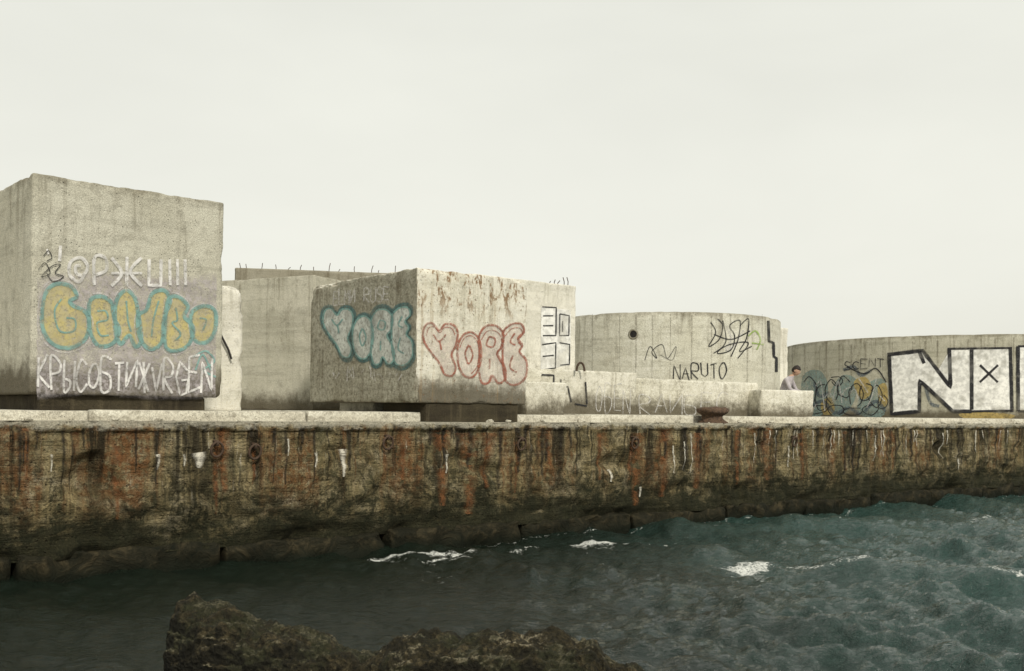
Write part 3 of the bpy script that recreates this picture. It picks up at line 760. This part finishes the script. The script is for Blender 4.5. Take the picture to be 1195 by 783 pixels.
# ------------------------------------------------------------------ WATER
rng=np.random.RandomState(3)
def sstep(v,a,b): 
    t=np.clip((v-a)/(b-a),0,1); return t*t*(3-2*t)
def water_h(X,Y):
    H=np.zeros_like(X)
    for i in range(100):
        lam=.20*(20**(i/99.)) ; k=2*np.pi/lam
        th=R(215)+rng.normal(0,.7); ph=rng.uniform(0,6.28)
        amp=.0108*lam**.66
        a=k*(X*np.cos(th)+Y*np.sin(th))+ph
        H+=amp*(np.abs(np.sin(a/2))*-2+1.27)*.85+amp*.35*np.sin(a)
    return H
rows=600; cols=720
y=np.geomspace(2.5,75,rows)[:,None]*np.ones((1,cols)); k=np.linspace(-1,1,cols)[None,:]
X=k*(y*.85+2.5)+.12*y; Y=y
lee=.5+.5*sstep(X*.8+Y*.2,-1.2,4.2)
gust=.82+.38*np.sin(X*.55+.8*np.sin(Y*.4))*np.sin(Y*.6+1.3+.7*np.sin(X*.3))
H=water_h(X,Y)*lee*gust
def seg_ridge(X,Y,a,b,w,h):
    a=np.array(a);b=np.array(b);d=b-a;L=np.hypot(*d);d=d/L
    u=(X-a[0])*d[0]+(Y-a[1])*d[1]; v=-(X-a[0])*d[1]+(Y-a[1])*d[0]
    v=v+.25*np.sin(u*1.3)+.12*np.sin(u*3.1+1)
    env=1/(1+np.exp(-(u)*3))*1/(1+np.exp((u-L)*3))
    return h*env*np.exp(-(v/w)**2),env,v
r1,e1_,v1=seg_ridge(X,Y,(2.6,15.4),(7.5,12.3),.4,.17)
r2,e2_,v2=seg_ridge(X,Y,(2.5,18.6),(13,20.5),.55,.18)
r3,e3_,v3=seg_ridge(X,Y,(1.2,11.0),(6,9.6),.4,.10)
H+=r1+r2+r3
fo=np.zeros_like(X)
for cx,cy,rx,ry,am in[(-1.4,14.9,1.1,.16,1.05),(-.9,14.6,.6,.10,.8),(1.6,16.6,.7,.28,1.15),(3.35,14.1,.42,.26,1.1),(2.3,16.9,.7,.14,.8),(.2,15.9,.4,.1,.65)]:
    c,s_=math.cos(R(15)),math.sin(R(15)); dx=(X-cx)*c+(Y-cy)*s_;dy=-(X-cx)*s_+(Y-cy)*c
    fo=np.maximum(fo,am*np.exp(-((dx/rx)**2+(dy/ry)**2)**1.0))
brk=.5+.5*np.sin(X*2.1+1.2*np.sin(Y*1.7))
fo=np.maximum(fo,.72*e1_*np.exp(-((v1+.12)/.11)**2)*(X>3.9)*(.65+.35*brk)); fo=np.maximum(fo,.58*e2_*np.exp(-((v2+.1)/.12)**2)*brk)
dw=(X-P0.x)*Nn.x+(Y-P0.y)*Nn.y
fo=np.maximum(fo,.48*np.exp(-((dw+.12)/.14)**2)*sstep(X,-3,0))
fo=np.maximum(fo,np.clip((H-.17)*4,0,.48))
co=np.stack([X,Y,H],-1).reshape(-1,3)
idx=np.arange(rows*cols).reshape(rows,cols)
q=np.stack([idx[:-1,:-1],idx[:-1,1:],idx[1:,1:],idx[1:,:-1]],-1).reshape(-1,4)
me=bpy.data.meshes.new('water'); me.vertices.add(len(co)); me.vertices.foreach_set('co',co.ravel())
me.loops.add(q.size); me.loops.foreach_set('vertex_index',q.ravel().astype(np.int32)); me.polygons.add(len(q))
me.polygons.foreach_set('loop_start',np.arange(0,q.size,4).astype(np.int32)); me.polygons.foreach_set('loop_total',np.full(len(q),4,np.int32))
me.update(calc_edges=True); me.validate()
me.polygons.foreach_set('use_smooth',np.ones(len(q),bool))
at=me.attributes.new('foam','FLOAT','POINT'); at.data.foreach_set('value',fo.ravel().astype(np.float32))
m,nt=newmat('sea_water'); c_=coords(nt); xs=sepxyz(nt,c_)
fa=nt.nodes.new('ShaderNodeAttribute'); fa.attribute_name='foam'; fm=fa.outputs['Fac']
n=noise(nt,c_,8,4,.78,.8); n_b=noise(nt,c_,30,3,.8,.5)
msk=mrange(nt,mth(nt,'ADD',fm,mth(nt,'MULTIPLY',mth(nt,'SUBTRACT',n,.5),2.2)),.55,.85)
msk=mth(nt,'MULTIPLY',msk,mrange(nt,fm,.1,.4))
msk=mth(nt,'MULTIPLY',msk,mrange(nt,n_b,.36,.54,.25,1))
shade_fade=mrange(nt,mth(nt,'ADD',xs[0],mth(nt,'MULTIPLY',noise(nt,c_,.6,4,.65),5)),2,9)  # left side darkened in colour for wall reflection and shade
tint=mix(nt,shade_fade,(.008,.013,.009),(.024,.054,.046))
col=mix(nt,msk,tint,(.72,.73,.69))
rp=noise(nt,mapping(nt,c_,sc=(1,1.5,1)),7,5,.68,.4)
bs=mrange(nt,xs[0],-2,4,.5,.95)
finish(nt,col,mth(nt,'ADD',mth(nt,'MULTIPLY',msk,.6),.04),bump(nt,rp,bs,.085),spec=.5,ior=1.333)
me.materials.append(m); link(bpy.data.objects.new('water',me))
sea=mesh_obj('sea_beyond',[(-3000,-3000,-.35),(3000,-3000,-.35),(3000,3000,-.35),(-3000,3000,-.35)],[(0,1,2,3)],m)

# ------------------------------------------------------------------ LIGHT, SKY, CAMERA
L=Vector((.34,-.80,.72)).normalized(); az=math.atan2(L.x,L.y); el=math.asin(L.z)
sun=bpy.data.lights.new('sun','SUN'); sun.energy=2.8; sun.angle=R(8); sun.color=(1,.95,.83)
so=bpy.data.objects.new('sun',sun); so.rotation_euler=L.to_track_quat('Z','Y').to_euler(); link(so)
w=bpy.data.worlds.new('World'); scene.world=w; w.use_nodes=True; nt=w.node_tree; nt.nodes.clear()
sk=nt.nodes.new('ShaderNodeTexSky'); sk.sky_type='NISHITA'; sk.sun_disc=False; sk.sun_elevation=el; sk.sun_rotation=az; sk.dust_density=4
tc=nt.nodes.new('ShaderNodeTexCoord').outputs['Generated']
cl=noise(nt,mapping(nt,tc,sc=(1,1,3)),1.6,4,.55,.3); zz=sepxyz(nt,tc)[2]
ov=ramp(nt,zz,[(0,(.84,.83,.73)),(.12,(.93,.925,.83)),(.45,(.88,.885,.80)),(1,(.70,.71,.66))])
ov=mix(nt,1,ov,ramp(nt,cl,[(.3,.90),(.7,1.0)]),'MULTIPLY')
ov=mix(nt,1,ov,(10,10,10),'MULTIPLY')
cc=mix(nt,.94,sk.outputs[0],ov)
bg=nt.nodes.new('ShaderNodeBackground'); bg.inputs[1].default_value=.1; nt.links.new(cc,bg.inputs[0])
ow=nt.nodes.new('ShaderNodeOutputWorld'); nt.links.new(bg.outputs[0],ow.inputs[0])
cam=bpy.data.cameras.new('camera'); cam.lens=35; cam.sensor_width=36; cam.shift_y=.0735; cam.clip_end=6000; cam.clip_start=.05
cob=bpy.data.objects.new('camera',cam); cob.matrix_world=Matrix.Translation((0,0,CZ))@Matrix.Rotation(R(90),4,'X')@Matrix.Rotation(R(.7),4,'Z'); link(cob)
scene.camera=cob
scene.view_settings.view_transform='Standard'; scene.view_settings.look='None'; scene.view_settings.exposure=0
